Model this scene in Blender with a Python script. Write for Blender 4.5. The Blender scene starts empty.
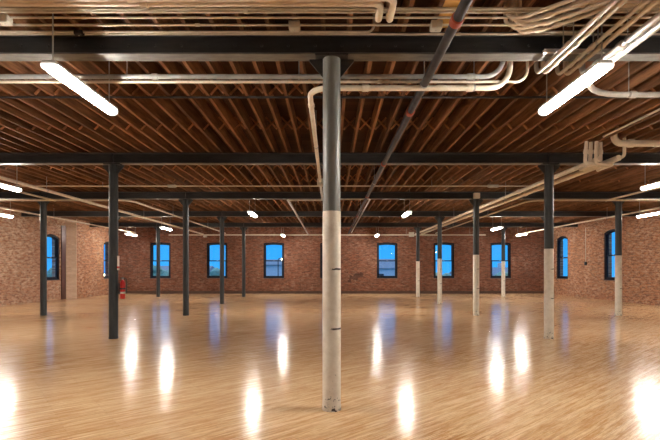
import bpy, bmesh, math, random
from mathutils import Vector, Matrix
random.seed(7)
scene = bpy.context.scene
C = scene.collection
PI = math.pi

# ------------------------------------------------------------------ camera, world, exposure
F = 434.0            # focal length in pixels of the 660 x 440 frame
EYE = 1.473          # camera height
HX, HY = 330.5, 269.0
cd = bpy.data.cameras.new('camera')
cam = bpy.data.objects.new('camera', cd)
C.objects.link(cam)
cam.location = (0, 0, EYE)
cam.rotation_euler = (PI / 2, 0, 0)
cd.sensor_width = 36.0
cd.lens = F / 660.0 * 36.0
cd.shift_y = (HY - 220.0) / 660.0
cd.shift_x = -(HX - 330.0) / 660.0
cd.clip_start = 0.05
cd.clip_end = 600
scene.camera = cam

scene.view_settings.view_transform = 'Standard'
scene.view_settings.look = 'None'
scene.view_settings.exposure = 0.15
scene.view_settings.gamma = 1.0
scene.view_settings.use_curve_mapping = False
scene.cycles.use_denoising = True
try:
    scene.cycles.denoiser = 'OPENIMAGEDENOISE'
except Exception:
    pass
scene.cycles.max_bounces = 8
scene.cycles.diffuse_bounces = 5
scene.cycles.glossy_bounces = 4
scene.cycles.transparent_max_bounces = 12
scene.cycles.sample_clamp_indirect = 8.0
scene.cycles.caustics_reflective = False
scene.cycles.caustics_refractive = False

LAMP = 185.0         # radiance of the fluorescent diffusers

w = bpy.data.worlds.new('dusk_sky')
scene.world = w
w.use_nodes = True
nt = w.node_tree
nt.nodes.clear()
wo = nt.nodes.new('ShaderNodeOutputWorld')
wb = nt.nodes.new('ShaderNodeBackground')
tc = nt.nodes.new('ShaderNodeTexCoord')
sp = nt.nodes.new('ShaderNodeSeparateXYZ')
rp = nt.nodes.new('ShaderNodeValToRGB')
nt.links.new(tc.outputs['Generated'], sp.inputs[0])
nt.links.new(sp.outputs['Z'], rp.inputs[0])
el = rp.color_ramp.elements
el[0].position = 0.0
el[0].color = (0.035, 0.31, 0.74, 1)
el[1].position = 1.0
el[1].color = (0.42, 0.58, 0.85, 1)
e = el.new(0.14)
e.color = (0.018, 0.27, 0.70, 1)
e = el.new(0.40)
e.color = (0.38, 0.55, 0.85, 1)
nt.links.new(rp.outputs[0], wb.inputs[0])
wb.inputs[1].default_value = 1.45
nt.links.new(wb.outputs[0], wo.inputs[0])

# ------------------------------------------------------------------ materials
class NT:
    def __init__(s, name):
        s.m = bpy.data.materials.new(name)
        s.m.use_nodes = True
        s.t = s.m.node_tree
        s.b = s.t.nodes['Principled BSDF']
    def n(s, kind, **kw):
        x = s.t.nodes.new(kind)
        for k, v in kw.items():
            if hasattr(x, k):
                setattr(x, k, v)
        return x
    def l(s, a, b):
        s.t.links.new(a, b)
    def math(s, op, a, b=0.0, c=None):
        x = s.n('ShaderNodeMath', operation=op)
        for i, v in enumerate((a, b, c)):
            if v is None:
                continue
            if isinstance(v, (int, float)):
                x.inputs[i].default_value = v
            else:
                s.l(v, x.inputs[i])
        return x.outputs[0]
    def mix(s, f, a, b, mode='MIX'):
        x = s.n('ShaderNodeMix', data_type='RGBA', blend_type=mode)
        for i, v in ((0, f), (6, a), (7, b)):
            if isinstance(v, (int, float)):
                x.inputs[i].default_value = v
            elif isinstance(v, tuple):
                x.inputs[i].default_value = v if len(v) == 4 else v + (1,)
            else:
                s.l(v, x.inputs[i])
        return x.outputs[2]
    def noise(s, vec, scale, detail=3, rough=0.55):
        x = s.n('ShaderNodeTexNoise')
        x.inputs['Scale'].default_value = scale
        x.inputs['Detail'].default_value = detail
        x.inputs['Roughness'].default_value = rough
        if vec is not None:
            s.l(vec, x.inputs['Vector'])
        return x.outputs['Fac']
    def ramp(s, f, stops):
        x = s.n('ShaderNodeValToRGB')
        els = x.color_ramp.elements
        while len(els) < len(stops):
            els.new(0.5)
        for e_, (p, c) in zip(els, stops):
            e_.position = p
            e_.color = c + (1,) if len(c) == 3 else c
        s.l(f, x.inputs[0])
        return x.outputs[0]
    def coord(s, kind='Object', scale=(1, 1, 1), rot=(0, 0, 0)):
        t = s.n('ShaderNodeTexCoord')
        m = s.n('ShaderNodeMapping')
        m.inputs['Scale'].default_value = scale
        m.inputs['Rotation'].default_value = rot
        s.l(t.outputs[kind], m.inputs[0])
        return m.outputs[0]
    def set(s, color=None, rough=None, metal=None, spec=None):
        if color is not None:
            if isinstance(color, tuple):
                s.b.inputs['Base Color'].default_value = color + (1,)
            else:
                s.l(color, s.b.inputs['Base Color'])
        if rough is not None:
            if isinstance(rough, (int, float)):
                s.b.inputs['Roughness'].default_value = rough
            else:
                s.l(rough, s.b.inputs['Roughness'])
        if metal is not None:
            s.b.inputs['Metallic'].default_value = metal
        if spec is not None:
            s.b.inputs['Specular IOR Level'].default_value = spec
        return s.m
    def bump(s, h, strength=0.3, dist=0.01):
        x = s.n('ShaderNodeBump')
        x.inputs['Strength'].default_value = strength
        x.inputs['Distance'].default_value = dist
        s.l(h, x.inputs['Height'])
        s.l(x.outputs[0], s.b.inputs['Normal'])

def mottled(name, c1, c2, rough=0.5, metal=0.0, scale=6.0, stretch=(1, 1, 1), spec=None):
    k = NT(name)
    v = k.coord('Object', stretch)
    f = k.noise(v, scale, 4)
    col = k.ramp(f, [(0.3, c1), (0.7, c2)])
    return k.set(col, rough, metal, spec)

def brick_material(name, axis, stain=False, pale_amt=1.0, dark_amt=0.7, c1=(0.33, 0.125, 0.058, 1), c2=(0.15, 0.05, 0.028, 1), cm=(0.36, 0.25, 0.17, 1)):
    k = NT(name)
    t = k.n('ShaderNodeTexCoord')
    s = k.n('ShaderNodeSeparateXYZ')
    k.l(t.outputs['Object'], s.inputs[0])
    cb = k.n('ShaderNodeCombineXYZ')
    k.l(s.outputs[axis], cb.inputs[0])
    k.l(s.outputs[2], cb.inputs[1])
    v = cb.outputs[0]
    b = k.n('ShaderNodeTexBrick')
    b.inputs['Scale'].default_value = 1.0
    b.inputs['Brick Width'].default_value = 0.215
    b.inputs['Row Height'].default_value = 0.072
    b.inputs['Mortar Size'].default_value = 0.007
    b.inputs['Mortar Smooth'].default_value = 0.3
    b.inputs['Bias'].default_value = -0.1
    b.inputs['Color1'].default_value = c1
    b.inputs['Color2'].default_value = c2
    b.inputs['Mortar'].default_value = cm
    k.l(v, b.inputs['Vector'])
    # efflorescence / worn lime patches and dark sooty bricks
    f1 = k.noise(v, 0.8, 5, 0.7)
    p1 = k.ramp(f1, [(0.42, (0, 0, 0)), (0.66, (1, 1, 1))])
    sv = k.n('ShaderNodeMapping')
    sv.inputs['Scale'].default_value = (1.0, 2.4, 1)
    k.l(v, sv.inputs[0])
    f2 = k.noise(sv.outputs[0], 3.8, 6, 0.85)
    p2 = k.ramp(f2, [(0.44, (0, 0, 0)), (0.58, (1, 1, 1))])
    pale = k.math('MULTIPLY', k.math('MULTIPLY', k.math('ADD', k.math('MULTIPLY', p1, 0.6), 0.3), p2), pale_amt)
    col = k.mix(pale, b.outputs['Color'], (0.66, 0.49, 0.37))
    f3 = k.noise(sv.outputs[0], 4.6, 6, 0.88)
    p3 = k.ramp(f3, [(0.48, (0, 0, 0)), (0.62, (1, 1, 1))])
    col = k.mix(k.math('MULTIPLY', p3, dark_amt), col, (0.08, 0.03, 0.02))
    if stain:                                   # a smeared black mark on the end wall
        sx = k.math('SUBTRACT', s.outputs[0], 1.48)
        sz = k.math('SUBTRACT', s.outputs[2], k.math('ADD', k.math('MULTIPLY', sx, 0.35), 1.02))
        d = k.math('ADD', k.math('POWER', k.math('DIVIDE', sx, 0.85), 2.0), k.math('POWER', k.math('DIVIDE', sz, 0.34), 2.0))
        mk = k.math('LESS_THAN', k.math('ADD', d, k.math('MULTIPLY', k.noise(v, 3.5, 3), 2.6)), 1.55)
        col = k.mix(k.math('MULTIPLY', mk, 0.6), col, (0.03, 0.02, 0.018))
    k.set(col, 0.85, 0, 0.2)
    k.bump(b.outputs['Fac'], -0.35, 0.01)
    return k.m

def floor_material():
    k = NT('maple_strip_floor')
    v = k.coord('Object', (1, 1, 1), (0, 0, -math.radians(40)))
    b = k.n('ShaderNodeTexBrick')
    b.inputs['Scale'].default_value = 1.0
    b.inputs['Brick Width'].default_value = 1.1
    b.inputs['Row Height'].default_value = 0.057
    b.inputs['Mortar Size'].default_value = 0.0012
    b.inputs['Bias'].default_value = 0.1
    b.offset = 0.37
    b.inputs['Color1'].default_value = (0.90, 0.63, 0.375, 1)
    b.inputs['Color2'].default_value = (0.74, 0.465, 0.24, 1)
    b.inputs['Mortar'].default_value = (0.22, 0.11, 0.05, 1)
    k.l(v, b.inputs['Vector'])
    m = k.n('ShaderNodeMapping')
    m.inputs['Scale'].default_value = (0.55, 9.0, 1)
    k.l(v, m.inputs[0])
    f = k.noise(m.outputs[0], 1.6, 6, 0.72)
    streak = k.ramp(f, [(0.40, (1, 1, 1)), (0.62, (0, 0, 0))])
    col = k.mix(k.math('MULTIPLY', streak, 0.45), b.outputs['Color'], (0.92, 0.69, 0.45))
    f2 = k.noise(m.outputs[0], 2.7, 5, 0.8)
    dark = k.ramp(f2, [(0.46, (0, 0, 0)), (0.57, (1, 1, 1))])
    f3 = k.noise(v, 0.35, 3)
    worn = k.ramp(f3, [(0.42, (0.15, 0.15, 0.15)), (0.62, (1, 1, 1))])
    col = k.mix(k.math('MULTIPLY', k.math('MULTIPLY', dark, worn), 0.9), col, (0.40, 0.17, 0.045))
    m3 = k.n('ShaderNodeMapping')
    m3.inputs['Scale'].default_value = (1.6, 14.0, 1)
    k.l(v, m3.inputs[0])
    f4 = k.noise(m3.outputs[0], 1.3, 5, 0.8)
    col = k.mix(k.ramp(f4, [(0.47, (0, 0, 0)), (0.62, (0.75, 0.75, 0.75))]), col, (0.56, 0.28, 0.10))
    rough = k.math('ADD', k.math('MULTIPLY', k.noise(m.outputs[0], 1.2, 3), 0.14), 0.12)
    k.set(col, rough, 0, 0.38)
    k.b.inputs['Coat Weight'].default_value = 0.15
    k.b.inputs['Coat Roughness'].default_value = 0.12
    m2 = k.n('ShaderNodeMapping')
    m2.inputs['Scale'].default_value = (1.2, 5.0, 1)
    k.l(v, m2.inputs[0])
    k.bump(k.noise(m2.outputs[0], 2.5, 3), 0.10, 0.01)
    return k.m

def wood_material(name, c1, c2, stretch, rough=0.75):
    k = NT(name)
    info = k.n('ShaderNodeObjectInfo')
    t = k.n('ShaderNodeTexCoord')
    ad = k.n('ShaderNodeVectorMath', operation='ADD')
    k.l(t.outputs['Object'], ad.inputs[0])
    cb = k.n('ShaderNodeCombineXYZ')
    k.l(k.math('MULTIPLY', info.outputs['Random'], 60.0), cb.inputs[1])
    k.l(cb.outputs[0], ad.inputs[1])
    m = k.n('ShaderNodeMapping')
    m.inputs['Scale'].default_value = stretch
    k.l(ad.outputs[0], m.inputs[0])
    f = k.noise(m.outputs[0], 2.2, 6, 0.65)
    col = k.ramp(f, [(0.28, c1), (0.72, c2)])
    tint = k.math('ADD', k.math('MULTIPLY', info.outputs['Random'], 0.8), 0.65)
    vm = k.n('ShaderNodeVectorMath', operation='SCALE')
    k.l(col, vm.inputs[0]); k.l(tint, vm.inputs['Scale'])
    return k.set(vm.outputs[0], rough, 0, 0.25)

def deck_material():
    k = NT('ceiling_boards')
    v = k.coord('Object')
    b = k.n('ShaderNodeTexBrick')
    b.inputs['Scale'].default_value = 1.0
    b.inputs['Brick Width'].default_value = 2.6
    b.inputs['Row Height'].default_value = 0.14
    b.inputs['Mortar Size'].default_value = 0.004
    b.inputs['Color1'].default_value = (0.10, 0.042, 0.02, 1)
    b.inputs['Color2'].default_value = (0.05, 0.022, 0.012, 1)
    b.inputs['Mortar'].default_value = (0.03, 0.015, 0.01, 1)
    k.l(v, b.inputs['Vector'])
    f = k.noise(v, 1.1, 5, 0.7)
    col = k.mix(k.math('MULTIPLY', f, 0.6), b.outputs['Color'], (0.07, 0.03, 0.016))
    return k.set(col, 0.85, 0, 0.2)

def column_white():
    k = NT('chipped_cream_column_paint')
    t = k.n('ShaderNodeTexCoord')
    s = k.n('ShaderNodeSeparateXYZ')
    k.l(t.outputs['Object'], s.inputs[0])
    v = t.outputs['Object']
    f = k.noise(v, 7.0, 5, 0.7)
    col = k.ramp(f, [(0.3, (0.66, 0.58, 0.48)), (0.7, (0.84, 0.78, 0.68))])
    # chips that get denser in the lowest hand's breadth
    low = k.math('SUBTRACT', 0.34, s.outputs[2])
    chip = k.math('GREATER_THAN', k.math('ADD', k.noise(v, 30.0, 4, 0.7), k.math('MULTIPLY', low, 0.40)), 0.68)
    col = k.mix(chip, col, (0.075, 0.06, 0.05))
    # two thin broken joints round the shaft
    for z0, ph in ((0.86, -2.0), (1.48, 0.7)):
        n_ = k.noise(v, 9.0, 3)
        d = k.math('ABSOLUTE', k.math('SUBTRACT', s.outputs[2], k.math('ADD', z0 - 0.02, k.math('MULTIPLY', n_, 0.03))))
        line = k.math('LESS_THAN', d, 0.009)
        side = k.math('GREATER_THAN', k.math('ADD', s.outputs[0], k.math('MULTIPLY', k.noise(v, 14.0, 4, 0.8), 0.30)), 0.14 if ph > 0 else 0.12)
        col = k.mix(k.math('MULTIPLY', line, side), col, (0.07, 0.055, 0.05))
    return k.set(col, 0.5, 0, 0.4)

def glass_material():
    k = NT('window_glass')
    t = k.t
    t.nodes.remove(k.b)
    out = [x for x in t.nodes if x.type == 'OUTPUT_MATERIAL'][0]
    tr = k.n('ShaderNodeBsdfTransparent')
    tr.inputs[0].default_value = (0.92, 0.97, 1.0, 1)
    gl = k.n('ShaderNodeBsdfGlossy')
    gl.inputs['Roughness'].default_value = 0.02
    mx = k.n('ShaderNodeMixShader')
    lw = k.n('ShaderNodeLayerWeight')
    lw.inputs[0].default_value = 0.5
    k.l(k.math('ADD', k.math('MULTIPLY', k.math('POWER', lw.outputs['Facing'], 5.0), 0.8), 0.03), mx.inputs[0])
    k.l(tr.outputs[0], mx.inputs[1])
    k.l(gl.outputs[0], mx.inputs[2])
    k.l(mx.outputs[0], out.inputs[0])
    return k.m

def emit_material(name, col, strength):
    k = NT(name)
    k.b.inputs['Base Color'].default_value = (0.9, 0.9, 0.9, 1)
    k.b.inputs['Emission Color'].default_value = col + (1,)
    k.b.inputs['Emission Strength'].default_value = strength
    return k.m

M = dict(
    brick_x=brick_material('old_brick_across', 0, True, 0.35, 0.7, (0.20, 0.066, 0.034, 1), (0.09, 0.030, 0.018, 1), (0.20, 0.115, 0.08, 1)),  # end wall's dimmer light is darkened into these brick tones, with less lime
    brick_pale=brick_material('lamplit_pale_brick', 0, False, 2.2, 0.12, (0.78, 0.60, 0.47, 1), (0.60, 0.40, 0.29, 1), (0.75, 0.64, 0.52, 1)),  # lamplight on the wall's step face is painted in as paler brick
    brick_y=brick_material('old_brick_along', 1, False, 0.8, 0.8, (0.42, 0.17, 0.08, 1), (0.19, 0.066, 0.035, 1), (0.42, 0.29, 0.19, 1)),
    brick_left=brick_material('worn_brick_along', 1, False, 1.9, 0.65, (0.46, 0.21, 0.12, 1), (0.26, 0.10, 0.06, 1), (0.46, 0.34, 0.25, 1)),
    floor=floor_material(),
    deck=deck_material(),
    joist=wood_material('rough_joist_wood', (0.085, 0.040, 0.021), (0.33, 0.16, 0.078), (14, 0.8, 8)),
    bridging=wood_material('bridging_wood', (0.26, 0.11, 0.05), (0.42, 0.19, 0.09), (5, 5, 5)),
    girder=mottled('blue_black_steel_paint', (0.020, 0.022, 0.025), (0.040, 0.042, 0.045), 0.45, 0.0, 3.0, (1, 6, 6)),
    flange=mottled('lit_grey_flange_paint', (0.075, 0.075, 0.075), (0.17, 0.165, 0.155), 0.4, 0.0, 5.0, (1, 4, 4)),  # light caught by the lower flange is put into this lighter grey
    steel=mottled('grey_steel_column_paint', (0.15, 0.16, 0.16), (0.23, 0.245, 0.24), 0.35, 0.0, 6.0, (3, 3, 0.5)),
    darkcol=mottled('near_black_column_paint', (0.014, 0.013, 0.013), (0.028, 0.026, 0.025), 0.5, 0.0, 6.0, (3, 3, 0.5), 0.3),
    coolcol=mottled('charcoal_column_paint', (0.028, 0.033, 0.036), (0.05, 0.056, 0.06), 0.45, 0.0, 6.0, (3, 3, 0.5), 0.3),
    white=column_white(),
    galv=mottled('galvanised_conduit', (0.62, 0.62, 0.60), (0.76, 0.76, 0.74), 0.32, 0.4, 8.0),
    greyp=mottled('dull_grey_pipe', (0.36, 0.37, 0.37), (0.50, 0.51, 0.51), 0.4, 0.3, 8.0),
    cream=mottled('cream_painted_pipe', (0.76, 0.66, 0.52), (0.88, 0.79, 0.66), 0.45, 0.0, 8.0),
    thin=mottled('thin_grey_beige_conduit', (0.60, 0.55, 0.47), (0.72, 0.67, 0.58), 0.4, 0.2, 8.0),
    iron=mottled('black_iron_pipe', (0.022, 0.024, 0.030), (0.055, 0.055, 0.065), 0.5, 0.0, 8.0, (1, 1, 1), 0.3),
    coupling=mottled('red_pipe_coupling', (0.30, 0.045, 0.02), (0.42, 0.08, 0.04), 0.5, 0.0, 9.0),
    rod=mottled('zinc_rod', (0.38, 0.38, 0.37), (0.5, 0.5, 0.49), 0.4, 0.5, 20.0),
    box=mottled('pale_metal_box', (0.50, 0.46, 0.38), (0.62, 0.58, 0.50), 0.45, 0.1, 6.0),
    wframe=mottled('blue_black_window_paint', (0.006, 0.008, 0.015), (0.012, 0.015, 0.025), 0.5, 0.0, 6.0, (1, 1, 1), 0.2),
    sill=mottled('dark_stone_sill', (0.10, 0.085, 0.08), (0.17, 0.15, 0.14), 0.7, 0.0, 8.0),
    glass=glass_material(),
    lens=emit_material('milky_lamp_lens_end', (1.0, 0.95, 0.86), 1.6),
    tube=emit_material('lit_fluorescent_diffuser', (1.0, 0.93, 0.82), LAMP),
    housing=mottled('white_enamel_lamp_housing', (0.72, 0.72, 0.70), (0.82, 0.82, 0.80), 0.4, 0.0, 6.0),
    base=mottled('dark_brown_baseboard', (0.055, 0.028, 0.02), (0.10, 0.05, 0.035), 0.5, 0.0, 5.0),
    strip=mottled('dark_varnished_board', (0.075, 0.03, 0.025), (0.12, 0.055, 0.045), 0.3, 0.0, 3.0, (3, 3, 0.5)),
    yellow=mottled('ochre_board', (0.50, 0.27, 0.05), (0.65, 0.38, 0.10), 0.7, 0.0, 5.0),
    red=mottled('red_enamel', (0.42, 0.012, 0.012), (0.52, 0.02, 0.02), 0.3, 0.0, 5.0),
    black=mottled('black_rubber', (0.02, 0.02, 0.02), (0.035, 0.035, 0.035), 0.5, 0.0, 9.0),
    paper=mottled('white_sign_face', (0.72, 0.70, 0.68), (0.8, 0.78, 0.76), 0.5, 0.0, 9.0),
    house=mottled('pale_house_siding', (0.70, 0.72, 0.76), (0.80, 0.82, 0.86), 0.8, 0.0, 2.0),
    house2=mottled('grey_warehouse_wall', (0.45, 0.5, 0.55), (0.6, 0.63, 0.68), 0.8, 0.0, 2.0),
    roof=mottled('slate_roof', (0.20, 0.24, 0.30), (0.30, 0.34, 0.40), 0.8, 0.0, 3.0),
    leaf=mottled('dusk_tree_leaves', (0.18, 0.32, 0.26), (0.34, 0.50, 0.38), 0.8, 0.0, 3.0),
    bark=mottled('tree_bark', (0.06, 0.045, 0.03), (0.11, 0.08, 0.06), 0.9, 0.0, 5.0),
    ground=mottled('outside_ground', (0.08, 0.09, 0.08), (0.14, 0.15, 0.14), 0.9, 0.0, 0.3),
    street=emit_material('street_lamp_glow', (1.0, 0.72, 0.40), 9.0),
)

# ------------------------------------------------------------------ helpers
def tag(o, label, cat, group=None, kind=None):
    o['label'] = label
    o['category'] = cat
    if group:
        o['group'] = group
    if kind:
        o['kind'] = kind
    return o

def thing(name, label, cat, loc=(0, 0, 0), rz=0.0, group=None, kind=None):
    o = bpy.data.objects.new(name, None)
    o.empty_display_size = 0.1
    C.objects.link(o)
    o.location = loc
    o.rotation_euler = (0, 0, rz)
    return tag(o, label, cat, group, kind)

def obj(name, bm, mat, parent=None, smooth=False):
    me = bpy.data.meshes.new(name)
    bmesh.ops.recalc_face_normals(bm, faces=bm.faces[:])
    bm.to_mesh(me)
    bm.free()
    me.materials.append(mat)
    if smooth:
        for p in me.polygons:
            p.use_smooth = True
        try:
            me.set_sharp_from_angle(angle=math.radians(40))
        except Exception:
            pass
    o = bpy.data.objects.new(name, me)
    C.objects.link(o)
    if parent:
        o.parent = parent
    return o

def copy_tree(o, parent=None):
    c = o.copy()
    C.objects.link(c)
    if parent:
        c.parent = parent
    for ch in list(o.children):
        copy_tree(ch, c)
    return c

def box(bm, x0, x1, y0, y1, z0, z1):
    v = [bm.verts.new(p) for p in ((x0, y0, z0), (x1, y0, z0), (x1, y1, z0), (x0, y1, z0),
                                   (x0, y0, z1), (x1, y0, z1), (x1, y1, z1), (x0, y1, z1))]
    for f in ((0, 3, 2, 1), (4, 5, 6, 7), (0, 1, 5, 4), (1, 2, 6, 5), (2, 3, 7, 6), (3, 0, 4, 7)):
        bm.faces.new([v[i] for i in f])
    return bm

def bev(bm, w_=0.004, seg=1):
    bmesh.ops.bevel(bm, geom=bm.edges[:], offset=w_, segments=seg, affect='EDGES', profile=0.6)
    return bm

def NB():
    return bmesh.new()

def fillet(pts, r, seg=7):
    pts = [Vector(p) for p in pts]
    if len(pts) < 3 or r <= 0:
        return pts
    out = [pts[0]]
    for i in range(1, len(pts) - 1):
        a, b, c = pts[i - 1], pts[i], pts[i + 1]
        u, v = (a - b), (c - b)
        lu, lv = u.length, v.length
        u.normalize(); v.normalize()
        ang = u.angle(v)
        if ang > PI - 0.02:
            out.append(b); continue
        d = min(r / math.tan(ang / 2), lu * 0.48, lv * 0.48)
        rr = d * math.tan(ang / 2)
        bis = (u + v).normalized()
        cen = b + bis * (rr / math.sin(ang / 2))
        p0, p1 = b + u * d, b + v * d
        e0, e1 = p0 - cen, p1 - cen
        tot = e0.angle(e1)
        ax = e0.cross(e1).normalized()
        for k in range(seg + 1):
            out.append(cen + Matrix.Rotation(tot * k / seg, 3, ax) @ e0)
    out.append(pts[-1])
    return out

def tube(bm, pts, r, sides=12, cap=True):
    pts = [Vector(p) for p in pts]
    n = len(pts)
    tang = []
    for i in range(n):
        t = pts[min(i + 1, n - 1)] - pts[max(i - 1, 0)]
        tang.append(t.normalized())
    ref = Vector((0, 0, 1)) if abs(tang[0].z) < 0.9 else Vector((1, 0, 0))
    nrm = tang[0].cross(ref).normalized()
    rings = []
    for i in range(n):
        if i:
            q = tang[i - 1].rotation_difference(tang[i])
            nrm = (q @ nrm)
            nrm = (nrm - tang[i] * nrm.dot(tang[i])).normalized()
        bn = tang[i].cross(nrm)
        rad = r[i] if isinstance(r, (list, tuple)) else r
        rings.append([bm.verts.new(pts[i] + (nrm * math.cos(2 * PI * k / sides) + bn * math.sin(2 * PI * k / sides)) * rad) for k in range(sides)])
    for a, b in zip(rings, rings[1:]):
        for k in range(sides):
            bm.faces.new((a[k], a[(k + 1) % sides], b[(k + 1) % sides], b[k]))
    if cap:
        bm.faces.new(rings[0][::-1])
        bm.faces.new(rings[-1])
    return bm

def lathe(bm, prof, sides=24, cx=0, cy=0):
    rings = [[bm.verts.new((cx + r * math.cos(2 * PI * k / sides), cy + r * math.sin(2 * PI * k / sides), z)) for k in range(sides)] for r, z in prof]
    for a, b in zip(rings, rings[1:]):
        for k in range(sides):
            bm.faces.new((a[k], a[(k + 1) % sides], b[(k + 1) % sides], b[k]))
    bm.faces.new(rings[0][::-1]); bm.faces.new(rings[-1])
    return bm

def prism(bm, poly, fmap, d0, d1):
    """closed polygon (list of (a, b)) extruded from d0 to d1; fmap(a, b, d) -> xyz"""
    A = [bm.verts.new(fmap(a, b, d0)) for a, b in poly]
    B = [bm.verts.new(fmap(a, b, d1)) for a, b in poly]
    n = len(poly)
    bm.faces.new(A); bm.faces.new(B[::-1])
    for i in range(n):
        bm.faces.new((A[i], B[i], B[(i + 1) % n], A[(i + 1) % n]))
    return bm

# ------------------------------------------------------------------ dimensions
BAY = 4.6
END = 26.0            # end wall
NEAR = -4.4           # wall behind the camera
XR = 13.1
XL = -13.1
XL2 = -12.75          # the left wall steps in here
STEP = 21.45
ZB = EYE + 2.22       # underside of the steel beams
ZJ = EYE + 2.45       # underside of the joists
ZD = ZJ + 0.25        # underside of the boards
ROWS = [4.56] + [BAY * k for k in (2, 3, 4, 5)]

# ------------------------------------------------------------------ setting: floor, ceiling, walls
fl = obj('floor', box(NB(), XL - 0.4, XR + 0.4, NEAR - 0.4, END + 0.4, -0.2, 0), M['floor'])
tag(fl, 'glossy worn honey-coloured maple strip floor laid on the diagonal', 'floor', kind='structure')
ce = obj('ceiling', box(NB(), XL - 0.4, XR + 0.4, NEAR - 0.4, END + 0.4, ZD, ZD + 0.15), M['deck'])
tag(ce, 'dark brown board ceiling above the open joists', 'ceiling', kind='structure')

def arch_pts(c, w_, z1, rise, n=8):
    return [(c - w_ / 2 + w_ * i / n, z1 - rise + rise * (1 - (2.0 * i / n - 1) ** 2)) for i in range(n + 1)]

def wall(name, label, mat, u0, u1, fmap, thick, opens):
    bm = NB()
    u = u0
    for (c, w_, z0, z1, rise) in sorted(opens):
        a, b = c - w_ / 2, c + w_ / 2
        prism(bm, [(u, 0), (a, 0), (a, ZD), (u, ZD)], fmap, 0, thick)
        prism(bm, [(a, 0), (b, 0), (b, z0), (a, z0)], fmap, 0, thick)
        ap = arch_pts(c, w_, z1, rise)
        for p, q in zip(ap, ap[1:]):
            prism(bm, [p, q, (q[0], ZD), (p[0], ZD)], fmap, 0, thick)
        u = b
    prism(bm, [(u, 0), (u1, 0), (u1, ZD), (u, ZD)], fmap, 0, thick)
    o = obj(name, bm, mat)
    return tag(o, label, 'wall', kind='structure')

WB = [(-3 + k) * 3.40 for k in range(7)]
OB = [(x, 1.24, 0.90, 3.07, 0.05) for x in WB]
OR = [(20.2, 1.2, 0.93, 3.34, 0.16), (24.55, 1.2, 0.91, 3.34, 0.16)]
OL = [(20.4, 1.2, 0.93, 3.12, 0.16)]
OL2 = [(25.0, 1.2, 0.91, 3.05, 0.12)]
TH = 0.38
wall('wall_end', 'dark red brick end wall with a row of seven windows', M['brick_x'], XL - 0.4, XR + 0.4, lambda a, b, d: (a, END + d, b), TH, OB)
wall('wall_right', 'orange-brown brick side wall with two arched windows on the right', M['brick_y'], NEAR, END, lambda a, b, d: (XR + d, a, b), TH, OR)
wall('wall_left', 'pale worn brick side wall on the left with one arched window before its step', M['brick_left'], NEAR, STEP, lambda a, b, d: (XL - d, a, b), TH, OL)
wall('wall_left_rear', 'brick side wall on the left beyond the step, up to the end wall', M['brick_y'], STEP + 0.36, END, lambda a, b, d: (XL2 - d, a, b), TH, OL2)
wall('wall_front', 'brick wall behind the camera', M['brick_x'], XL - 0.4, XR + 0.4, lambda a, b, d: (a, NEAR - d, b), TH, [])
# face of the step carries the brick running across
o = obj('trim_1', prism(NB(), [(XL, STEP - 0.02), (XL2, STEP + 0.33), (XL2, STEP + 0.36), (XL, STEP + 0.36)], lambda a_, b_, d: (a_, b_, d), 0, ZD), M['brick_pale'])
tag(o, 'pale splayed brick face where the left wall steps in', 'wall pier', kind='structure')
o = obj('trim_2', bev(box(NB(), XL, XL + 0.05, 21.08, STEP - 0.02, 0, ZB - 0.1), 0.006), M['strip'])
tag(o, 'dark upright board between the left arched window and the wall step', 'trim', kind='structure')
o = obj('baseboard_end', bev(box(NB(), XL2, XR, END - 0.03, END, 0, 0.16), 0.006), M['base'])
tag(o, 'low dark baseboard along the foot of the end wall', 'baseboard', kind='structure')

def ring(bm, outer, inner, y0, y1):
    n = len(outer)
    R = [[bm.verts.new((a, y, b)) for a, b in P] for P, y in ((outer, y0), (inner, y0), (inner, y1), (outer, y1))]
    for j in range(4):
        A, B = R[j], R[(j + 1) % 4]
        for i in range(n):
            bm.faces.new((A[i], A[(i + 1) % n], B[(i + 1) % n], B[i]))
    return bm

def outline(w_, z0, z1, rise, n=8):
    return [(w_ / 2, z0), (-w_ / 2, z0)][::-1] + [p for p in arch_pts(0, w_, z1, rise, n)][::-1]

def win(idx, label, loc, rz, w_, h_, rise, inset=0.06):
    t = thing('window_%d' % idx, label, 'window', loc, rz, kind='structure')
    ft = 0.085
    y = inset
    obj('frame', ring(NB(), outline(w_, 0.0, h_, rise), outline(w_ - 2 * ft, ft, h_ - ft, rise * 0.9), y, y + 0.13), M['wframe'], t)
    iw, i0, i1 = w_ - 2 * ft, ft, h_ - ft
    mid = (i0 + i1) / 2 - 0.02
    st = 0.055
    up = obj('upper_sash', ring(NB(), outline(iw, mid - 0.03, i1, rise * 0.9), outline(iw - 2 * st, mid + 0.03, i1 - st, rise * 0.8), y + 0.085, y + 0.125), M['wframe'], t)
    lo = obj('lower_sash', ring(NB(), outline(iw, i0, mid + 0.03, 0), outline(iw - 2 * st, i0 + st + 0.02, mid - 0.03, 0), y + 0.035, y + 0.075), M['wframe'], t)
    prism_pane = lambda poly, y0: prism(NB(), poly, lambda a, b, d: (a, d, b), y0, y0 + 0.004)
    obj('pane', prism_pane(outline(iw - 2 * st, mid + 0.03, i1 - st, rise * 0.8), y + 0.103), M['glass'], up)
    obj('pane', prism_pane(outline(iw - 2 * st, i0 + st + 0.02, mid - 0.03, 0), y + 0.053), M['glass'], lo)
    lk = NB(); box(lk, -0.05, 0.05, y + 0.02, y + 0.04, mid + 0.0, mid + 0.02)
    obj('sash_lock', lk, M['rod'], lo)
    obj('sill', bev(box(NB(), -w_ / 2, w_ / 2, -0.03, y, -0.05 + 0.05, 0.03), 0.005), M['sill'], t)
    return t

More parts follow.
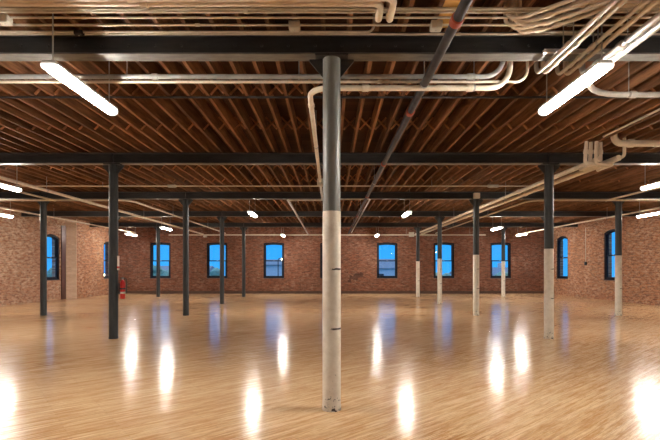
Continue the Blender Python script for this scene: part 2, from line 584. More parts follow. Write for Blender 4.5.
LB = ['end wall window nearest the left corner, third left of the front column',
      'end wall window second left of the front column, partly behind a dark column',
      'end wall window first left of the front column, pale roof outside',
      'end wall window almost wholly behind the front column',
      'end wall window first right of the front column, pale building outside',
      'end wall window second right of the front column, behind a half-cream column',
      'end wall window nearest the right corner, crossed by a thin half-cream column']
for i, x in enumerate(WB):
    win(i + 1, 'blue dusk sash window, ' + LB[i].replace('end wall window', 'in the end wall'), (x, END, 0.90), 0, 1.24, 2.17, 0.05)
win(8, 'tall arched window in the right wall behind the rightmost column', (XR, 20.2, 0.93), -PI / 2, 1.2, 2.41, 0.16, 0.03)
win(9, 'narrow-looking arched window in the right wall nearest the end corner', (XR, 24.55, 0.91), -PI / 2, 1.2, 2.43, 0.16, 0.03)
win(10, 'tall arched window in the left wall beside the leftmost column', (XL, 20.4, 0.93), PI / 2, 1.2, 2.19, 0.16, 0.03)
win(11, 'window in the left wall beside the column with the extinguisher', (XL2, 25.0, 0.91), PI / 2, 1.2, 2.14, 0.12, 0.03)

# ------------------------------------------------------------------ joists with their bridging
JS = 0.276
def bridging_mesh():
    bm = NB()
    g = JS - 0.046
    for s in (-1, 1):
        a = Vector((0.016, s * 0.018, 0.02)); b = Vector((g - 0.016, s * 0.018, 0.23))
        if s < 0:
            a.z, b.z = b.z, a.z
        d = (b - a).normalized()
        nrm = Vector((-d.z, 0, d.x)) * 0.014
        yy = Vector((0, 0.011, 0))
        q = [a - nrm - yy, b - nrm - yy, b + nrm - yy, a + nrm - yy, a - nrm + yy, b - nrm + yy, b + nrm + yy, a + nrm + yy]
        v = [bm.verts.new(p) for p in q]
        for f in ((0, 3, 2, 1), (4, 5, 6, 7), (0, 1, 5, 4), (1, 2, 6, 5), (2, 3, 7, 6), (3, 0, 4, 7)):
            bm.faces.new([v[i] for i in f])
    return bm
jproto = None
brows = [BAY * k + d for k in (0, 1, 2, 3, 4) for d in (1.52, 3.07)][1:]
ZONES = [(-99, -9.2, 'brown timber joist overhead near the left wall', 'joists by the left wall'),
         (-9.2, -4.6, 'brown timber joist overhead between the leftmost columns and the extinguisher column line', 'joists over the outer left bay'),
         (-4.6, 0.0, 'brown timber joist overhead between the extinguisher column line and the front column', 'joists over the inner left bay'),
         (0.0, 4.6, 'brown timber joist overhead between the front column and the next half-cream column line', 'joists over the inner right bay'),
         (4.6, 9.2, 'brown timber joist overhead between the two half-cream column lines on the right', 'joists over the outer right bay'),
         (9.2, 99, 'brown timber joist overhead near the right wall', 'joists by the right wall')]
k0, k1 = int(math.ceil((XL + 0.1) / JS + 0.28)), int(math.floor((XR - 0.1) / JS + 0.28))
for k in range(k0, k1 + 1):
    x = (k - 0.28) * JS
    zn = [z for z in ZONES if z[0] <= x < z[1]][0]
    if jproto is None:
        bm = box(NB(), -0.021, 0.021, NEAR, END, 0, 0.25)
        jproto = obj('ceiling_joist', bm, M['joist'])
        j = jproto
        b0 = None
        for y in brows:
            if b0 is None:
                b0 = obj('bridging', bridging_mesh(), M['bridging'], j)
                b = b0
            else:
                b = b0.copy(); C.objects.link(b); b.parent = j
            b.location = (0.023, y, 0)
    else:
        j = copy_tree(jproto)
    j.location = (x, 0, ZJ)
    tag(j, zn[2], 'joist', zn[3], 'thing')
# the last joist has no neighbour to brace
for ch in list(j.children):
    bpy.data.objects.remove(ch)

# ------------------------------------------------------------------ steel beams
def girder(y, label, x0, x1, bolts):
    t = thing('steel_beam', label, 'beam', (0, y, ZB), 0, 'steel beams across the room', 'thing')
    bm = NB()
    box(bm, x0, x1, -0.008, 0.008, 0.018, 0.212)
    obj('web', bm, M['girder'], t)
    obj('lower_flange', bev(box(NB(), x0, x1, -0.08, 0.08, 0, 0.018), 0.003), M['flange'], t)
    obj('upper_flange', bev(box(NB(), x0, x1, -0.08, 0.08, 0.212, 0.23), 0.003), M['girder'], t)
    b0 = None
    for i in bolts:
        if b0 is None:
            bm = NB()
            tube(bm, [(0, -0.026, 0), (0, -0.008, 0)], 0.016, 6)
            b0 = obj('bolt', bm, M['girder'], t)
            b = b0
        else:
            b = b0.copy(); C.objects.link(b); b.parent = t
        b.location = (i, 0, 0.12)
    for sx in (-9.2, -4.6, 0, 4.6, 9.2):
        if x0 + 0.2 < sx < x1 - 0.2:
            for d in (-1, 1):
                st = NB()
                box(st, sx - 0.006, sx + 0.006, min(d * 0.008, d * 0.075), max(d * 0.008, d * 0.075), 0.018, 0.212)
                obj('stiffener', st, M['girder'], t)
GL = ['nearest blue-black steel beam crossing above the front column',
      'second nearest dark steel beam, over the extinguisher column',
      'third dark steel beam, over the leftmost column',
      'fourth dark steel beam from the front, low in the view',
      'fifth and farthest dark steel beam, close to the end wall']
for i, y in enumerate(ROWS):
    girder(y, GL[i], XL if y < STEP else XL2, XR, [q * 0.28 + 0.12 for q in range(-13, 13)] if i == 0 else [])

# ------------------------------------------------------------------ columns
def column(x, y, label, paint, lower_z, row):
    RC = 0.093 if row == 1 else 0.092
    x += 0.03 if x > 0 else 0.012 if x == 0 else 0.0
    """paint: 'dark' whole shaft dark; 'cream' lower part cream"""
    t = thing('round_column', label, 'column', (x, y, 0), 0, 'round steel columns', 'thing')
    top = ZB - 0.022
    up = M['steel'] if row == 1 else M['coolcol']
    if paint == 'cream':
        obj('lower_shaft', lathe(NB(), [(RC + 0.006, 0.0), (RC + 0.006, 0.05), (RC + 0.003, 0.055), (RC + 0.003, lower_z - 0.004), (RC + 0.0015, lower_z)], 32), M['white'], t, True)['label'] = 'cream painted lower shaft'
        obj('upper_shaft', lathe(NB(), [(RC, lower_z), (RC, top)], 32), up, t, True)['label'] = 'dark grey upper shaft'
    else:
        obj('shaft', lathe(NB(), [(RC + 0.004, 0.0), (RC + 0.004, 0.04), (RC, 0.05), (RC, top)], 32), up, t, True)
    obj('cap_plate', bev(box(NB(), -0.17, 0.17, -0.10, 0.10, top, ZB), 0.003), M['girder'], t)
    for s in (-1, 1):
        g = NB()
        prism(g, [(s * RC * 0.97, top), (s * (RC + 0.14), top), (s * (RC + 0.14), top - 0.02), (s * RC * 0.97, top - 0.19)], lambda a, b, d: (a, d, b), -0.008, 0.008)
        obj('bracket', g, M['girder'], t)
    return t
COLS = [
    (0, 1, 'cream', 2.075, 'nearest column, dark grey above and chipped cream below, in the middle'),
    (-4.6, 2, 'dark', 0, 'all-dark round column carrying the red fire extinguisher'),
    (4.6, 2, 'cream', 1.90, 'second nearest half-cream column, standing before the right wall\'s far window'),
    (0, 2, 'cream', 1.90, 'round column directly behind the nearest column, on the second beam'),
    (-9.2, 3, 'dark', 0, 'leftmost all-dark round column, beside the left wall\'s arched window'),
    (-4.6, 3, 'dark', 0, 'all-dark column first right of the extinguisher column'),
    (0, 3, 'cream', 1.92, 'round column behind the nearest column, on the third beam'),
    (4.6, 3, 'cream', 1.92, 'half-cream column with a pale wooden block at its head beside the twin pipes'),
    (9.2, 3, 'cream', 1.90, 'rightmost half-cream column, before the right wall\'s arched window'),
    (-9.2, 4, 'dark', 0, 'all-dark column hidden straight behind the extinguisher column'),
    (-4.6, 4, 'dark', 0, 'all-dark column covering the right edge of the second end window'),
    (0, 4, 'cream', 1.91, 'round column behind the nearest column, on the fourth beam'),
    (4.6, 4, 'cream', 1.91, 'half-cream column covering the left edge of an end window right of centre'),
    (9.2, 4, 'cream', 1.91, 'half-cream column hidden straight behind the second nearest half-cream column'),
    (-9.2, 5, 'dark', 0, 'thin far all-dark column in front of the leftmost end window'),
    (-4.6, 5, 'dark', 0, 'thin far all-dark column on bare brick left of the front column'),
    (0, 5, 'cream', 1.88, 'round column behind the nearest column, on the farthest beam'),
    (4.6, 5, 'cream', 1.88, 'thin far half-cream column on bare brick right of the front column'),
    (9.2, 5, 'cream', 1.88, 'thin far half-cream column in front of the rightmost end window'),
]
colobj = {}
for (x, r, p, lz, lab) in COLS:
    colobj[(x, r)] = column(x * 0.992 if abs(x) > 5 else x, ROWS[r - 1], lab, p, lz, r)
bk = bev(box(NB(), 4.6 - 0.09, 4.6 + 0.09, 13.8 - 0.20, 13.8 - 0.075, ZB - 0.02 + 0.02, ZB + 0.17), 0.004)
tag(obj('wooden_block', bk, M['cream']), 'pale wooden block on the beam above a half-cream column', 'block')

# ------------------------------------------------------------------ fluorescent lamps
def lamp_proto():
    t = thing('tube_light', '', 'light')
    L = 1.18
    # housing tray above, lit diffuser below (origin at the middle of the housing top)
    bm = NB()
    prism(bm, [(-0.060, 0.0), (0.060, 0.0), (0.072, -0.035), (-0.072, -0.035)], lambda a, b, d: (a, d, b), -L / 2, L / 2)
    obj('housing', bev(bm, 0.004), M['housing'], t)
    prof = [(0.060, -0.036), (0.062, -0.055), (0.052, -0.080), (0.028, -0.094), (0.0, -0.098), (-0.028, -0.094), (-0.052, -0.080), (-0.062, -0.055), (-0.060, -0.036)]
    bm = NB()
    prism(bm, prof, lambda a, b, d: (a, d, b), -L / 2 + 0.03, L / 2 - 0.03)
    obj('diffuser', bm, M['tube'], t)['label'] = 'glowing white diffuser'
    for s in (-1, 1):
        bm = NB()
        y0, y1 = sorted((s * (L / 2 - 0.03), s * (L / 2 + 0.012)))
        prism(bm, [(a * 1.04, b * 1.02) for a, b in prof], lambda a, b, d: (a, d, b), y0, y1)
        obj('end_cap', bm, M['lens'], t)
    for y in (-0.40, 0.0, 0.40):
        for s in (-1, 1):
            bm = NB()
            box(bm, min(s * 0.064, s * 0.073), max(s * 0.064, s * 0.073), y - 0.007, y + 0.007, -0.045, -0.02)
            obj('clip', bm, M['rod'], t)
    for s in (-1, 1):
        bm = NB()
        tube(bm, [(0, s * 0.52, -0.005), (0, s * 0.52, ZD - (EYE + 1.935))], 0.007, 8)
        obj('hanger_rod', bm, M['rod'], t)
    return t
lp = lamp_proto()
LAMPS = [
    (-2.61, 4.60, 'large lit tube light hanging left of the front column under the nearest beam'),
    (2.55, 4.60, 'large lit tube light hanging right of the front column under the galvanised pipes'),
    (-2.68, 14.9, 'small lit tube light third nearest, in mid-room left of the front column'),
    (2.62, 14.9, 'small lit tube light in mid-room right of the front column'),
    (-2.68, 24.3, 'tiny far lit tube light close to the end wall, left of the front column'),
    (2.62, 24.3, 'tiny far lit tube light close to the end wall, right of the front column'),
    (-7.42, 9.75, 'lit tube light cut by the left picture edge, upper of two'),
    (7.30, 9.55, 'lit tube light cut by the right picture edge, upper of two'),
    (-7.66, 20.2, 'small lit tube light right of the extinguisher column, the one nearer the camera'),
    (7.75, 20.2, 'small lit tube light before the rightmost end window'),
    (-11.45, 15.0, 'lit tube light cut by the left picture edge, lower of two, by the brick wall'),
    (11.05, 15.0, 'lit tube light cut by the right picture edge, lower of two, by the brick wall'),
    (-10.9, 23.7, 'small lit tube light right of the extinguisher column, the far one by the left corner'),
    (10.45, 23.7, 'small far lit tube light by the right corner of the end wall'),
    (-7.4, -0.6, 'lit tube light behind the camera on the left'),
    (7.5, -0.6, 'lit tube light behind the camera on the right'),
    (-11.5, 4.6, 'lit tube light outside the picture beside the left wall'),
    (11.65, 4.6, 'lit tube light outside the picture beside the right wall'),
]
for i, (x, y, lab) in enumerate(LAMPS):
    t = lp if i == 0 else copy_tree(lp)
    t.location = (x, y, EYE + 1.935)
    tag(t, lab, 'light', 'fluorescent tube lights')

# ------------------------------------------------------------------ pipes and conduits
def hz(y_px, h):
    """distance at which height h above the eye is seen at picture row y"""
    return F * h / (HY - y_px)

def pipe(name, label, pts, r, mat, cat='pipe', bend=0.0, couplings=(), hangers=(), group=None, cmat=None, to=None, sides=14):
    """pts are (x, y, height above eye)"""
    P = [Vector((a, b, EYE + c)) for a, b, c in pts]
    O = P[0].copy()
    bm = NB()
    tube(bm, [p - O for p in fillet(P, bend)], r, sides)
    t = thing(name, label, cat, O, 0, group)
    obj('tube', bm, mat, t, True)
    def at(seg, f):
        return P[seg].lerp(P[seg + 1], f), (P[seg + 1] - P[seg]).normalized()
    for (seg, f) in couplings:
        p, d = at(seg, f)
        bm = NB()
        l_ = r * 0.7 + 0.018
        tube(bm, [p - O - d * l_, p - O - d * l_ * 0.8, p - O + d * l_ * 0.8, p - O + d * l_], [r * 1.05, r * 1.22 + 0.002, r * 1.22 + 0.002, r * 1.05], sides)
        obj('coupling', bm, cmat or mat, t, True)
    for (seg, f) in hangers:
        p, d = at(seg, f)
        dj = ((p.x / JS + 0.28 + 0.5) % 1.0 - 0.5) * JS
        top = ZJ if abs(dj) < 0.031 else ZD
        bm = NB()
        tube(bm, [p - O + Vector((0, 0, r * 0.8)), Vector((p.x, p.y, top)) - O], 0.006, 8)
        h = obj('hanger_rod', bm, M['rod'], t)
        bm = NB()
        tube(bm, [p - O - d * 0.012, p - O + d * 0.012], r + 0.005, sides)
        obj('clamp', bm, M['rod'], h)
    return t

# thin conduits just before the nearest beam
HC = 2.405
TC = 'thin conduits before the nearest beam'
yy = [hz(v, HC) for v in (8.8, 11.8, 17.5, 25.0, 32.0, 34.2)]
pipe('conduit', 'uppermost thin grey-beige conduit crossing before the nearest beam', [(XL, yy[0], HC), (XR, yy[0], HC)], 0.013, M['thin'], 'conduit', couplings=[(0, .32), (0, .62)], group=TC)
pipe('conduit', 'second thin conduit from the top, touching the uppermost one', [(XL, yy[1], HC), (XR, yy[1], HC)], 0.013, M['thin'], 'conduit', couplings=[(0, .47)], group=TC)
pipe('conduit', 'thin conduit running under the paired ones, with a white box at its left', [(XL, yy[2], HC), (XR, yy[2], HC)], 0.011, M['thin'], 'conduit', couplings=[(0, .41), (0, .56)], group=TC)
pipe('conduit', 'thin conduit with two pale junction boxes, between others before the nearest beam', [(XL, yy[3], HC), (XR, yy[3], HC)], 0.011, M['thin'], 'conduit', couplings=[(0, .45), (0, .59)], group=TC)
xb = (374 - HX) / F * yy[4]
pipe('conduit', 'thin conduit turning up beside the front column, along the top of the nearest beam', [(XL, yy[4], HC), (xb, yy[4], HC), (xb, yy[4], HC + 0.27)], 0.012, M['thin'], 'conduit', bend=0.07, couplings=[(0, .8)], group=TC)
pipe('conduit', 'lowest thin conduit hugging the top edge of the nearest beam', [(XL, yy[5], HC), (XR, yy[5], HC)], 0.011, M['thin'], 'conduit', couplings=[(0, .55)], group=TC)
xb2 = (529 - HX) / F * yy[4]
pipe('conduit', 'short thin conduit hooking upward right of the black sprinkler pipe', [(2.6, yy[4], HC), (xb2, yy[4], HC), (xb2, yy[4], HC + 0.27)], 0.013, M['galv'], 'conduit', bend=0.09, group=TC)

def jbox(label, x, y, h, sx, sy, sz, mat='box'):
    t = thing('junction_box', label, 'junction box', (x, y, EYE + h), 0)
    obj('body', bev(box(NB(), -sx / 2, sx / 2, -sy / 2, sy / 2, -sz / 2, sz / 2), 0.005), M[mat], t)
    obj('cover', bev(box(NB(), -sx * .42, sx * .42, -sy * .42, sy * .42, -sz / 2 - 0.006, -sz / 2), 0.002), M[mat], t)
    s = NB(); tube(s, [(0, 0, -sz / 2 - 0.009), (0, 0, -sz / 2 - 0.006)], 0.006, 8)
    obj('screw', s, M['rod'], t)
X = lambda px, y: (px - HX) / F * y
jbox('pale junction box on thin conduit left of the front column', X(294.5, yy[3]), yy[3], HC - 0.01, 0.11, 0.09, 0.065)
jbox('pale junction box on thin conduit just left of the black sprinkler pipe', X(436, yy[3]), yy[3], HC - 0.01, 0.11, 0.09, 0.075)
jbox('white junction box on thin conduit at the left picture edge', X(5, yy[2]), yy[2], HC - 0.02, 0.10, 0.08, 0.07)
jbox('dark clamp box on the conduit above the large left light', X(79, yy[4]), yy[4], HC - 0.01, 0.09, 0.05, 0.04, 'iron')
o = obj('ochre_board', bev(box(NB(), 0.0, JS - 0.052, -0.42, 0.30, 0, 0.02), 0.003), M['yellow'])
o.location = ((5 - 0.28) * JS - 0.25, 4.15, ZJ + 0.02)
o.location.x = (4 - 0.28) * JS + 0.026
tag(o, 'ochre yellow board between joists beside the black sprinkler pipe', 'board')

# cream pipes along the top edge of the picture
CG = 'cream painted pipes at the top edge'
for i, (yy_, hh, xe, ye) in enumerate(((3.84, 2.355, 0.45, 4.105), (3.76, 2.355, 0.555, 4.105))):
    lab = ['cream pipe at the top edge ending in the elbow nearest the front column',
           'cream pipe at the top edge ending in the second downturned elbow'][i]
    pipe('painted_pipe', lab, [(XL, yy_, hh), (xe, yy_, hh), (xe, ye, hh - 0.03), (xe, ye, hh + 0.32)], 0.032, M['cream'], bend=0.075,
         couplings=[(0, .63 + .02 * i), (0, .845 - .012 * i)], group=CG)
for i, yy_ in enumerate((3.85, 3.79)):
    pipe('painted_pipe', ['cream pipe at the top edge right of the diagonal pipes, front one', 'cream pipe at the top edge right of the diagonal pipes, rear one'][i],
         [(2.16 + .07 * i, yy_, 2.345 + .32), (2.16 + .07 * i, yy_, 2.345), (XR, yy_, 2.345)], 0.026, M['cream'], bend=0.07, couplings=[(1, .1 + .06 * i)], group=CG)
HG = 'cream hoses bunched above the thin conduits'
for i in range(6):
    # three rise in one gap between the thin conduits and three in the next, then all sweep right side by side
    xs = (1.68, 1.735, 1.79, 1.70, 1.755, 1.81)[i]
    ys = 4.105 if i < 3 else 4.215
    hh = (2.355, 2.325, 2.295, 2.355, 2.325, 2.295)[i]
    dx = 0.05 * (i % 3)
    pts = [(xs, ys, 2.66), (xs, ys, hh), (xs + 0.14 + dx, ys - 0.06, hh), (xs + 0.42 + dx, ys - 0.30, hh), (xs + 0.70 + dx, ys - 0.62, hh + 0.01)]
    pipe('painted_hose', ['front leftmost cream hose in the bunch right of the black sprinkler pipe', 'front middle cream hose in the bunch', 'front rightmost cream hose in the bunch',
                          'rear leftmost cream hose in the bunch', 'rear middle cream hose in the bunch', 'rear rightmost cream hose in the bunch, beside the diagonal pipes'][i],
         pts, 0.019, M['cream'], 'hose', bend=0.075, couplings=[(2, .3)] if i % 2 else [], group=HG)

# black sprinkler main running the length of the room
sprk = pipe('sprinkler_pipe', 'long black sprinkler pipe with red couplings running to the end wall', [(1.07, NEAR, 2.11), (1.07, END, 2.11)], 0.044, M['iron'],
            couplings=[(0, (v - NEAR) / (END - NEAR)) for v in (3.68, 5.83, 8.7, 12.6, 17.2, 21.5)], hangers=[(0, (v - NEAR) / (END - NEAR)) for v in (4.95, 10.6, 15.5, 20.2)], cmat=M['coupling'])

# pipes crossing behind the nearest beam
YL = 5.0
hg = [(0, (X(127, YL) - XL) / (XR - XL) * 1.0)]
def gap(x):
    return (math.floor(x / JS + 0.28) + 0.5 - 0.28) * JS
def frac(x, x0, x1):
    return (x - x0) / (x1 - x0)
xe = gap(X(497, YL) + 0.05)
pipe('wall_pipe', 'thick grey pipe crossing behind the nearest beam, upper of three', [(XL, YL, 2.215), (xe, YL, 2.215), (xe, YL, 2.68)], 0.028, M['greyp'], bend=0.24,
     couplings=[(0, frac(X(155, YL), XL, xe)), (0, frac(X(470, YL), XL, xe))], hangers=[(0, frac(X(v, YL), XL, xe)) for v in (127, 299, 474)])
xe = gap(X(526, YL))
pipe('wall_pipe', 'thin pale conduit crossing behind the nearest beam, between two thicker pipes', [(XL, YL, 2.155), (xe, YL, 2.155), (xe, YL, 2.68)], 0.016, M['cream'], 'conduit', bend=0.14,
     couplings=[(0, frac(X(380, YL), XL, xe))])
xe = 2.067
pipe('wall_pipe', 'thick cream pipe elbowing past the front column and running back to a small box', [(xe, YL, 2.68), (xe, YL, 2.085), (-0.245, YL, 2.085), (-0.245, 10.3, 2.085)], 0.033, M['cream'], bend=0.24,
     couplings=[(1, .2), (1, .72), (2, .1)], hangers=[(1, frac(X(474, YL), xe, -0.245)), (2, .45)])
jbox('pale box on the pipe left of the front column', -0.245, 10.42, 2.085, 0.15, 0.22, 0.13)
pipe('conduit', 'galvanised conduit jogging left of the front column then running to the end wall', [(-0.245, 10.53, 2.085), (-0.245, 13.3, 2.12), (-1.31, 13.3, 2.12), (-1.31, 25.7, 2.03)], 0.033, M['galv'], 'conduit', bend=0.08,
     couplings=[(0, .5), (2, .3)], hangers=[(2, .25), (2, .6)])
pipe('conduit', 'galvanised conduit turning alongside the black sprinkler pipe to the end wall', [(0.13, 13.55, 2.18), (1.235, 13.55, 2.18), (1.235, 25.7, 2.15)], 0.024, M['galv'], 'conduit', bend=0.08, couplings=[(1, .3)], hangers=[(1, .45)])

# thin dark rail under the joists, pale conduits farther back
pipe('conduit', 'thin dark rail under the joists behind the nearest beam', [(XL, 6.13, 2.425), (XR, 6.13, 2.425)], 0.015, M['iron'], 'conduit')
pipe('conduit', 'thin pale conduit crossing midway between the second and third beams', [(-9.6, 12.35, 2.36), (6.0, 12.35, 2.36)], 0.016, M['cream'], 'conduit', hangers=[(0, .2), (0, .5), (0, .8)])
jbox('small pale box on the conduit between the second and third beams, left', X(172, 12.35), 12.35, 2.36, 0.24, 0.08, 0.07)
jbox('small pale box on the conduit between the second and third beams, right', X(493, 12.35), 12.35, 2.36, 0.30, 0.08, 0.07)

# pipes running towards the camera at the upper right
RG = 'pipes running front to back beside the large right light'
for i, (x_, r_, m_, ye, lab) in enumerate((
        (2.255, 0.022, 'thin', 4.76, 'leftmost grey-beige pipe of the diagonal set above the large right light'),
        (2.33, 0.022, 'cream', 4.76, 'second pipe from the left of the diagonal set above the large right light'),
        (2.505, 0.020, 'thin', 4.80, 'third pipe from the left of the diagonal set, thinner'),
        (2.595, 0.022, 'cream', 4.80, 'fourth pipe from the left of the diagonal set'),
        (2.77, 0.031, 'galv', 4.78, 'bright galvanised pipe of the diagonal set, left of the last one'))):
    pipe('ceiling_pipe', lab, [(x_, NEAR, 2.13), (x_, ye, 2.13), (x_, ye, 2.68)], r_, M[m_], bend=0.09, couplings=[(0, .93), (0, .97)], hangers=[(0, .92)] if i in (0, 2, 4) else [], group=RG)
pipe('ceiling_pipe', 'rightmost bright galvanised pipe sweeping right in a wide bend behind the large right light',
     [(2.875, NEAR, 2.13), (2.875, 5.30, 2.13), (XR, 5.30, 2.13)], 0.033, M['galv'], bend=0.66, couplings=[(0, .93), (1, .08), (1, .12)], hangers=[(1, .075)], group=RG)
st = NB()
for a, b in ((-0.02, 0.0), (0.02, 0.022)):
    pass
box(st, 0, 0.80, -0.02, 0.02, 0.0, 0.006); box(st, 0, 0.80, -0.02, -0.015, 0.006, 0.035); box(st, 0, 0.80, 0.015, 0.02, 0.006, 0.035)
o = obj('strut_channel', st, M['galv']); o.location = (2.14, 4.36, EYE + 2.168)
tag(o, 'short steel strut channel across the diagonal pipes', 'strut')
st = thing('strut_hanger', 'pair of strut rods carrying the channel over the diagonal pipes', 'hanger', (2.14, 4.36, EYE + 2.2))
for q in (0.20, 0.50):
    b = NB(); tube(b, [(q, 0, 0), (q, 0, ZD - EYE - 2.2)], 0.006, 8)
    obj('rod', b, M['rod'], st)

# cream cluster on the second beam at the right
GG = 'cream risers on the second beam'
for i, px in enumerate((586.5, 591, 596.5, 600.5)):
    y_ = 8.32 + 0.05 * (i % 2)
    x_ = X(px, y_)
    xt = (5.08, 5.19, 5.30, 5.46)[i]
    pipe('painted_hose', ['cream riser farthest left of the four before the second beam', 'second cream riser from the left before the second beam', 'third cream riser from the left before the second beam', 'fourth cream riser, next to the thick elbow, before the second beam'][i],
         [(x_, y_, 2.445), (x_ - 0.02 * (3 - i) * 0.5, y_, 2.02 + 0.0), (xt, y_ + 0.03, 2.02), (xt, y_ + 0.5, 2.02)], 0.034, M['cream'], 'hose', bend=0.06, couplings=[(0, .45)], group=GG)
pipe('painted_pipe', 'upper of twin cream pipes slanting from the risers to the end wall', [(5.12, 8.25, 2.10), (5.12, END, 2.10)], 0.05, M['cream'], couplings=[(0, .2), (0, .5)], hangers=[(0, .25), (0, .55)])
pipe('painted_pipe', 'lower of twin cream pipes slanting from the risers to the end wall', [(5.45, 8.20, 2.10), (5.45, END, 2.10)], 0.055, M['cream'], couplings=[(0, .22), (0, .52)], hangers=[(0, .3), (0, .6)])
pipe('painted_pipe', 'thick cream pipe running from the risers to the right wall', [(5.305, 8.12, 2.68), (5.305, 8.12, 2.35), (XR, 8.12, 2.35)], 0.06, M['cream'], bend=0.14, couplings=[(1, .04), (1, .25)], hangers=[(1, .2), (1, .5)])
pipe('conduit', 'bright short conduit slanting above the thick cream pipe', [(5.0, 5.8, 2.425), (5.0, 7.95, 2.425)], 0.018, M['cream'], 'conduit')
pipe('conduit', 'cream elbow conduit dropping behind the thick cream pipe', [(5.62, 8.3, 2.68), (5.62, 8.3, 2.16), (5.62, 8.5, 2.16)], 0.03, M['cream'], 'conduit', bend=0.06)

# conduits feeding the lights on both sides
for s, wd in ((-1, 'left'), (1, 'right')):
    x0 = XL if s < 0 else XR
    xq = 6.3
    pipe('conduit', 'pale conduit along the third beam on the %s turning back to the end wall' % wd, [(x0, 13.66, 2.165), (s * xq, 13.66, 2.165), (s * xq, END, 2.14)], 0.028, M['cream'], 'conduit', bend=0.45, couplings=[(0, .5), (1, .4)], hangers=[(1, .3), (1, .7)])
    if s < 0:
        pipe('conduit', 'long pale conduit above the upper left-edge light running to the end wall', [(-7.54, NEAR, 2.11), (-7.54, 25.65, 2.06)], 0.04, M['cream'], 'conduit', couplings=[(0, .6), (0, .8)], hangers=[(0, .53), (0, .73)])
    xz = 8.62
    pipe('conduit', 'pale conduit slanting beside the upper %s-edge light up to the third beam' % wd, [(s * xz, NEAR, 2.14), (s * xz, 13.58, 2.14)], 0.028, M['cream'], 'conduit', couplings=[(0, .8)], hangers=[(0, .7)])
    pipe('conduit', 'thin pale conduit running over the lower %s-edge light along the side wall' % wd, [(s * 11.2, NEAR, 2.08), (s * 11.2, 24.9, 2.08)], 0.03, M['cream'], 'conduit', couplings=[(0, .7), (0, .9)], hangers=[(0, .75)])
pipe('conduit', 'long thin pale conduit along the top of the end wall', [(-9.6, 25.75, 2.02), (9.2, 25.75, 2.02)], 0.03, M['cream'], 'conduit', couplings=[(0, .3), (0, .6)], hangers=[(0, .05), (0, .25), (0, .75), (0, .95)])
jbox('pale box on the end wall conduit beside a thin far half-cream column', X(411.5, 25.7), 25.7, 2.05, 0.30, 0.12, 0.26)
jbox('small pale box on the end wall conduit between two left end windows', X(205, 25.7), 25.7, 1.95, 0.20, 0.12, 0.14)
t = thing('wall_conduit', 'thin vertical conduit down the right wall between its two windows, ending in an outlet box', 'conduit', (XR - 0.02, 22.25, EYE))
b = NB(); tube(b, [(0, 0, ZB - EYE - 0.1), (0, 0, 0.36)], 0.014, 10); obj('tube', b, M['thin'], t)
obj('outlet_box', bev(box(NB(), -0.04, 0.02, -0.07, 0.07, 0.20, 0.36), 0.005), M['iron'], t)

# ------------------------------------------------------------------ fire extinguisher and sign
RC = 0.092
ex = thing('fire_extinguisher', 'red fire extinguisher hanging on the all-dark column', 'fire extinguisher', (-4.6 + 0.092 + 0.088, 9.2 + 0.03, 0.84))
R_ = 0.052
obj('cylinder', lathe(NB(), [(R_ * 0.9, 0.0), (R_, 0.015), (R_, 0.32), (R_ * 0.85, 0.36), (R_ * 0.45, 0.395), (R_ * 0.35, 0.405)], 24), M['red'], ex, True)
obj('valve', lathe(NB(), [(0.018, 0.405), (0.022, 0.415), (0.022, 0.445), (0.012, 0.45)], 12), M['rod'], ex, True)
b = NB(); box(b, -0.012, 0.012, -0.10, 0.02, 0.45, 0.458); box(b, -0.012, 0.012, -0.095, 0.0, 0.425, 0.432); obj('lever', b, M['black'], ex)
b = NB(); tube(b, fillet([(0.02, 0, 0.43), (0.085, 0, 0.42), (0.085, 0, 0.12)], 0.04), 0.010, 8); obj('hose', b, M['black'], ex, True)
b = NB(); tube(b, [(0, 0, 0.20), (0, 0, 0.23)], R_ + 0.003, 24); box(b, -0.08, -R_ + 0.004, -0.02, 0.02, 0.10, 0.33); obj('bracket', b, M['iron'], ex)
b = NB(); tube(b, [(0, 0, 0.11), (0, 0, 0.15)], R_ + 0.0012, 24); obj('paper_label', b, M['paper'], ex)
sg = thing('extinguisher_sign', 'narrow white and red sign on the all-dark column above the extinguisher', 'sign', (-4.6 + RC, 9.2, 1.45))
obj('panel', bev(box(NB(), 0.0, 0.018, -0.035, 0.035, 0.0, 0.30), 0.003), M['paper'], sg)
obj('red_band', box(NB(), 0.0, 0.0195, -0.0365, 0.0365, 0.04, 0.08), M['red'], sg)

# ------------------------------------------------------------------ outside, seen through the windows
o = obj('ground_outside', box(NB(), -160, 160, END + 1, 240, -8.2, -8.0), M['ground'])
tag(o, 'dark ground outside, far below the windows', 'ground', kind='structure')
def house(label, x, y, w_, d_, hw, hr, mat, nw):
    t = thing('house', label, 'building', (x, y, -8))
    obj('walls', box(NB(), -w_ / 2, w_ / 2, 0, d_, 0, hw), M[mat], t)
    b = NB()
    prism(b, [(-0.5, hw), (d_ + 0.5, hw), (d_ / 2, hw + hr)], lambda a, z, dd: (dd, a, z), -w_ / 2 - 0.4, w_ / 2 + 0.4)
    obj('roof', b, M['roof'], t)
    for k in range(nw):
        xx = -w_ / 2 + w_ * (k + 0.5) / nw
        f = obj('window', box(NB(), xx - 0.7, xx + 0.7, -0.06, 0.0, hw - 2.9, hw - 0.9), M['wframe'], t)
        obj('pane', box(NB(), xx - 0.6, xx + 0.6, -0.08, -0.06, hw - 2.8, hw - 1.0), M['glass'], f)
    b = NB(); box(b, w_ * 0.2, w_ * 0.2 + 0.8, d_ / 2 - 0.4, d_ / 2 + 0.4, hw + hr * 0.5, hw + hr + 0.9)
    obj('chimney', b, M['house2'], t)
house('pale house outside, seen through the window first right of the front column', 9.5, 70, 13, 9, 9.6, 1.6, 'house', 4)
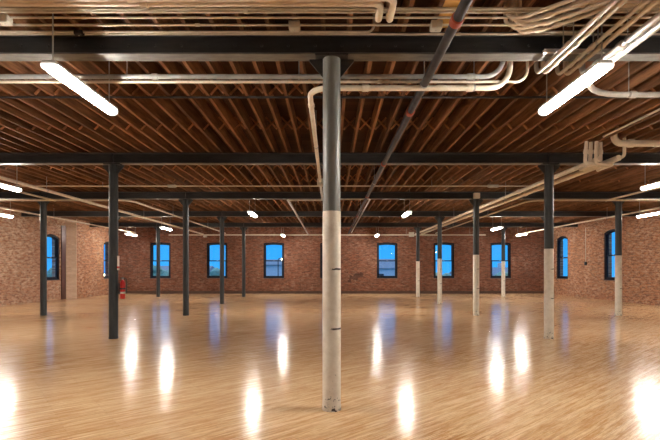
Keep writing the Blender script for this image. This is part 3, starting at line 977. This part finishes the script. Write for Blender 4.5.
house('pale grey long building outside, seen through the window first left of the front column', -9.5, 74, 15, 10, 10.2, 1.0, 'house', 0)
house('grey building outside beyond the windows farther left', -31, 82, 14, 10, 8.6, 1.5, 'house2', 4)
house('grey building outside beyond the windows farther right', 32, 84, 12, 10, 8.4, 1.4, 'house2', 3)
def tree(label, x, y, h_, r_):
    t = thing('leafy_tree', label, 'tree', (x, y, -8), 0, 'trees outside the windows')
    b = NB(); tube(b, [(0, 0, 0), (0.1, 0, h_ * 0.5), (0, 0, h_ * 0.8)], [0.3, 0.22, 0.1], 8)
    obj('trunk', b, M['bark'], t)
    b = NB()
    for q in range(26):
        a = random.uniform(0, 2 * PI); rr = r_ * math.sqrt(random.random()) * 0.8
        c = Vector((rr * math.cos(a), rr * math.sin(a), h_ * random.uniform(0.55, 0.93)))
        m_ = Matrix.Translation(c) @ Matrix.Diagonal((1, 1, 0.75, 1))
        g = bmesh.ops.create_icosphere(b, subdivisions=2, radius=r_ * random.uniform(0.25, 0.42), matrix=m_)
        for v in g['verts']:
            v.co += Vector((random.uniform(-1, 1), random.uniform(-1, 1), random.uniform(-1, 1))) * 0.14 * r_ * 0.5
    obj('crown', b, M['leaf'], t)
TR = [(-24.5, 62, 10.5, 2.2), (-21.0, 66, 9.7, 2.4), (-27.5, 70, 9.6, 2.2), (-16.2, 58, 9.9, 2.0), (-12.2, 63, 9.2, 1.8),
      (14.6, 56, 9.3, 1.8), (21.5, 74, 9.3, 2.0), (23.5, 60, 9.4, 2.2), (28.5, 68, 9.2, 2.2), (36, 62, 9.6, 2.5), (-36, 60, 9.8, 2.6)]
for i, (x, y, h_, r_) in enumerate(TR):
    wn = 'leftmost end window' if x < -19 else 'second end window from the left' if x < 0 else 'end window with the half-cream column at its edge' if x < 20 else 'rightmost end window'
    tree(['tall leafy tree', 'broad leafy tree', 'lower leafy tree'][i % 3] + ' outside the ' + wn + (', nearer one' if y < 61 else ', farther one'), x, y, h_, r_)
def street(label, x, y, h_):
    t = thing('street_lamp', label, 'street lamp', (x, y, -8))
    b = NB(); tube(b, fillet([(0, 0, 0), (0, 0, h_), (0.6, 0, h_)], 0.3), 0.06, 8); obj('pole', b, M['iron'], t)
    b = NB(); bmesh.ops.create_icosphere(b, subdivisions=2, radius=0.2, matrix=Matrix.Translation((0.6, 0, h_ - 0.12))); obj('globe', b, M['street'], t)
street('glowing street lamp outside the leftmost end window', -20.7, 55, 7.6)
street('glowing street lamp outside the second end window from the left', -13.6, 54, 7.9)
street('glowing street lamp outside above the pale roof', -7.0, 58, 10.9)
street('glowing street lamp outside by the left wall window', -26.8, 50, 8.9)
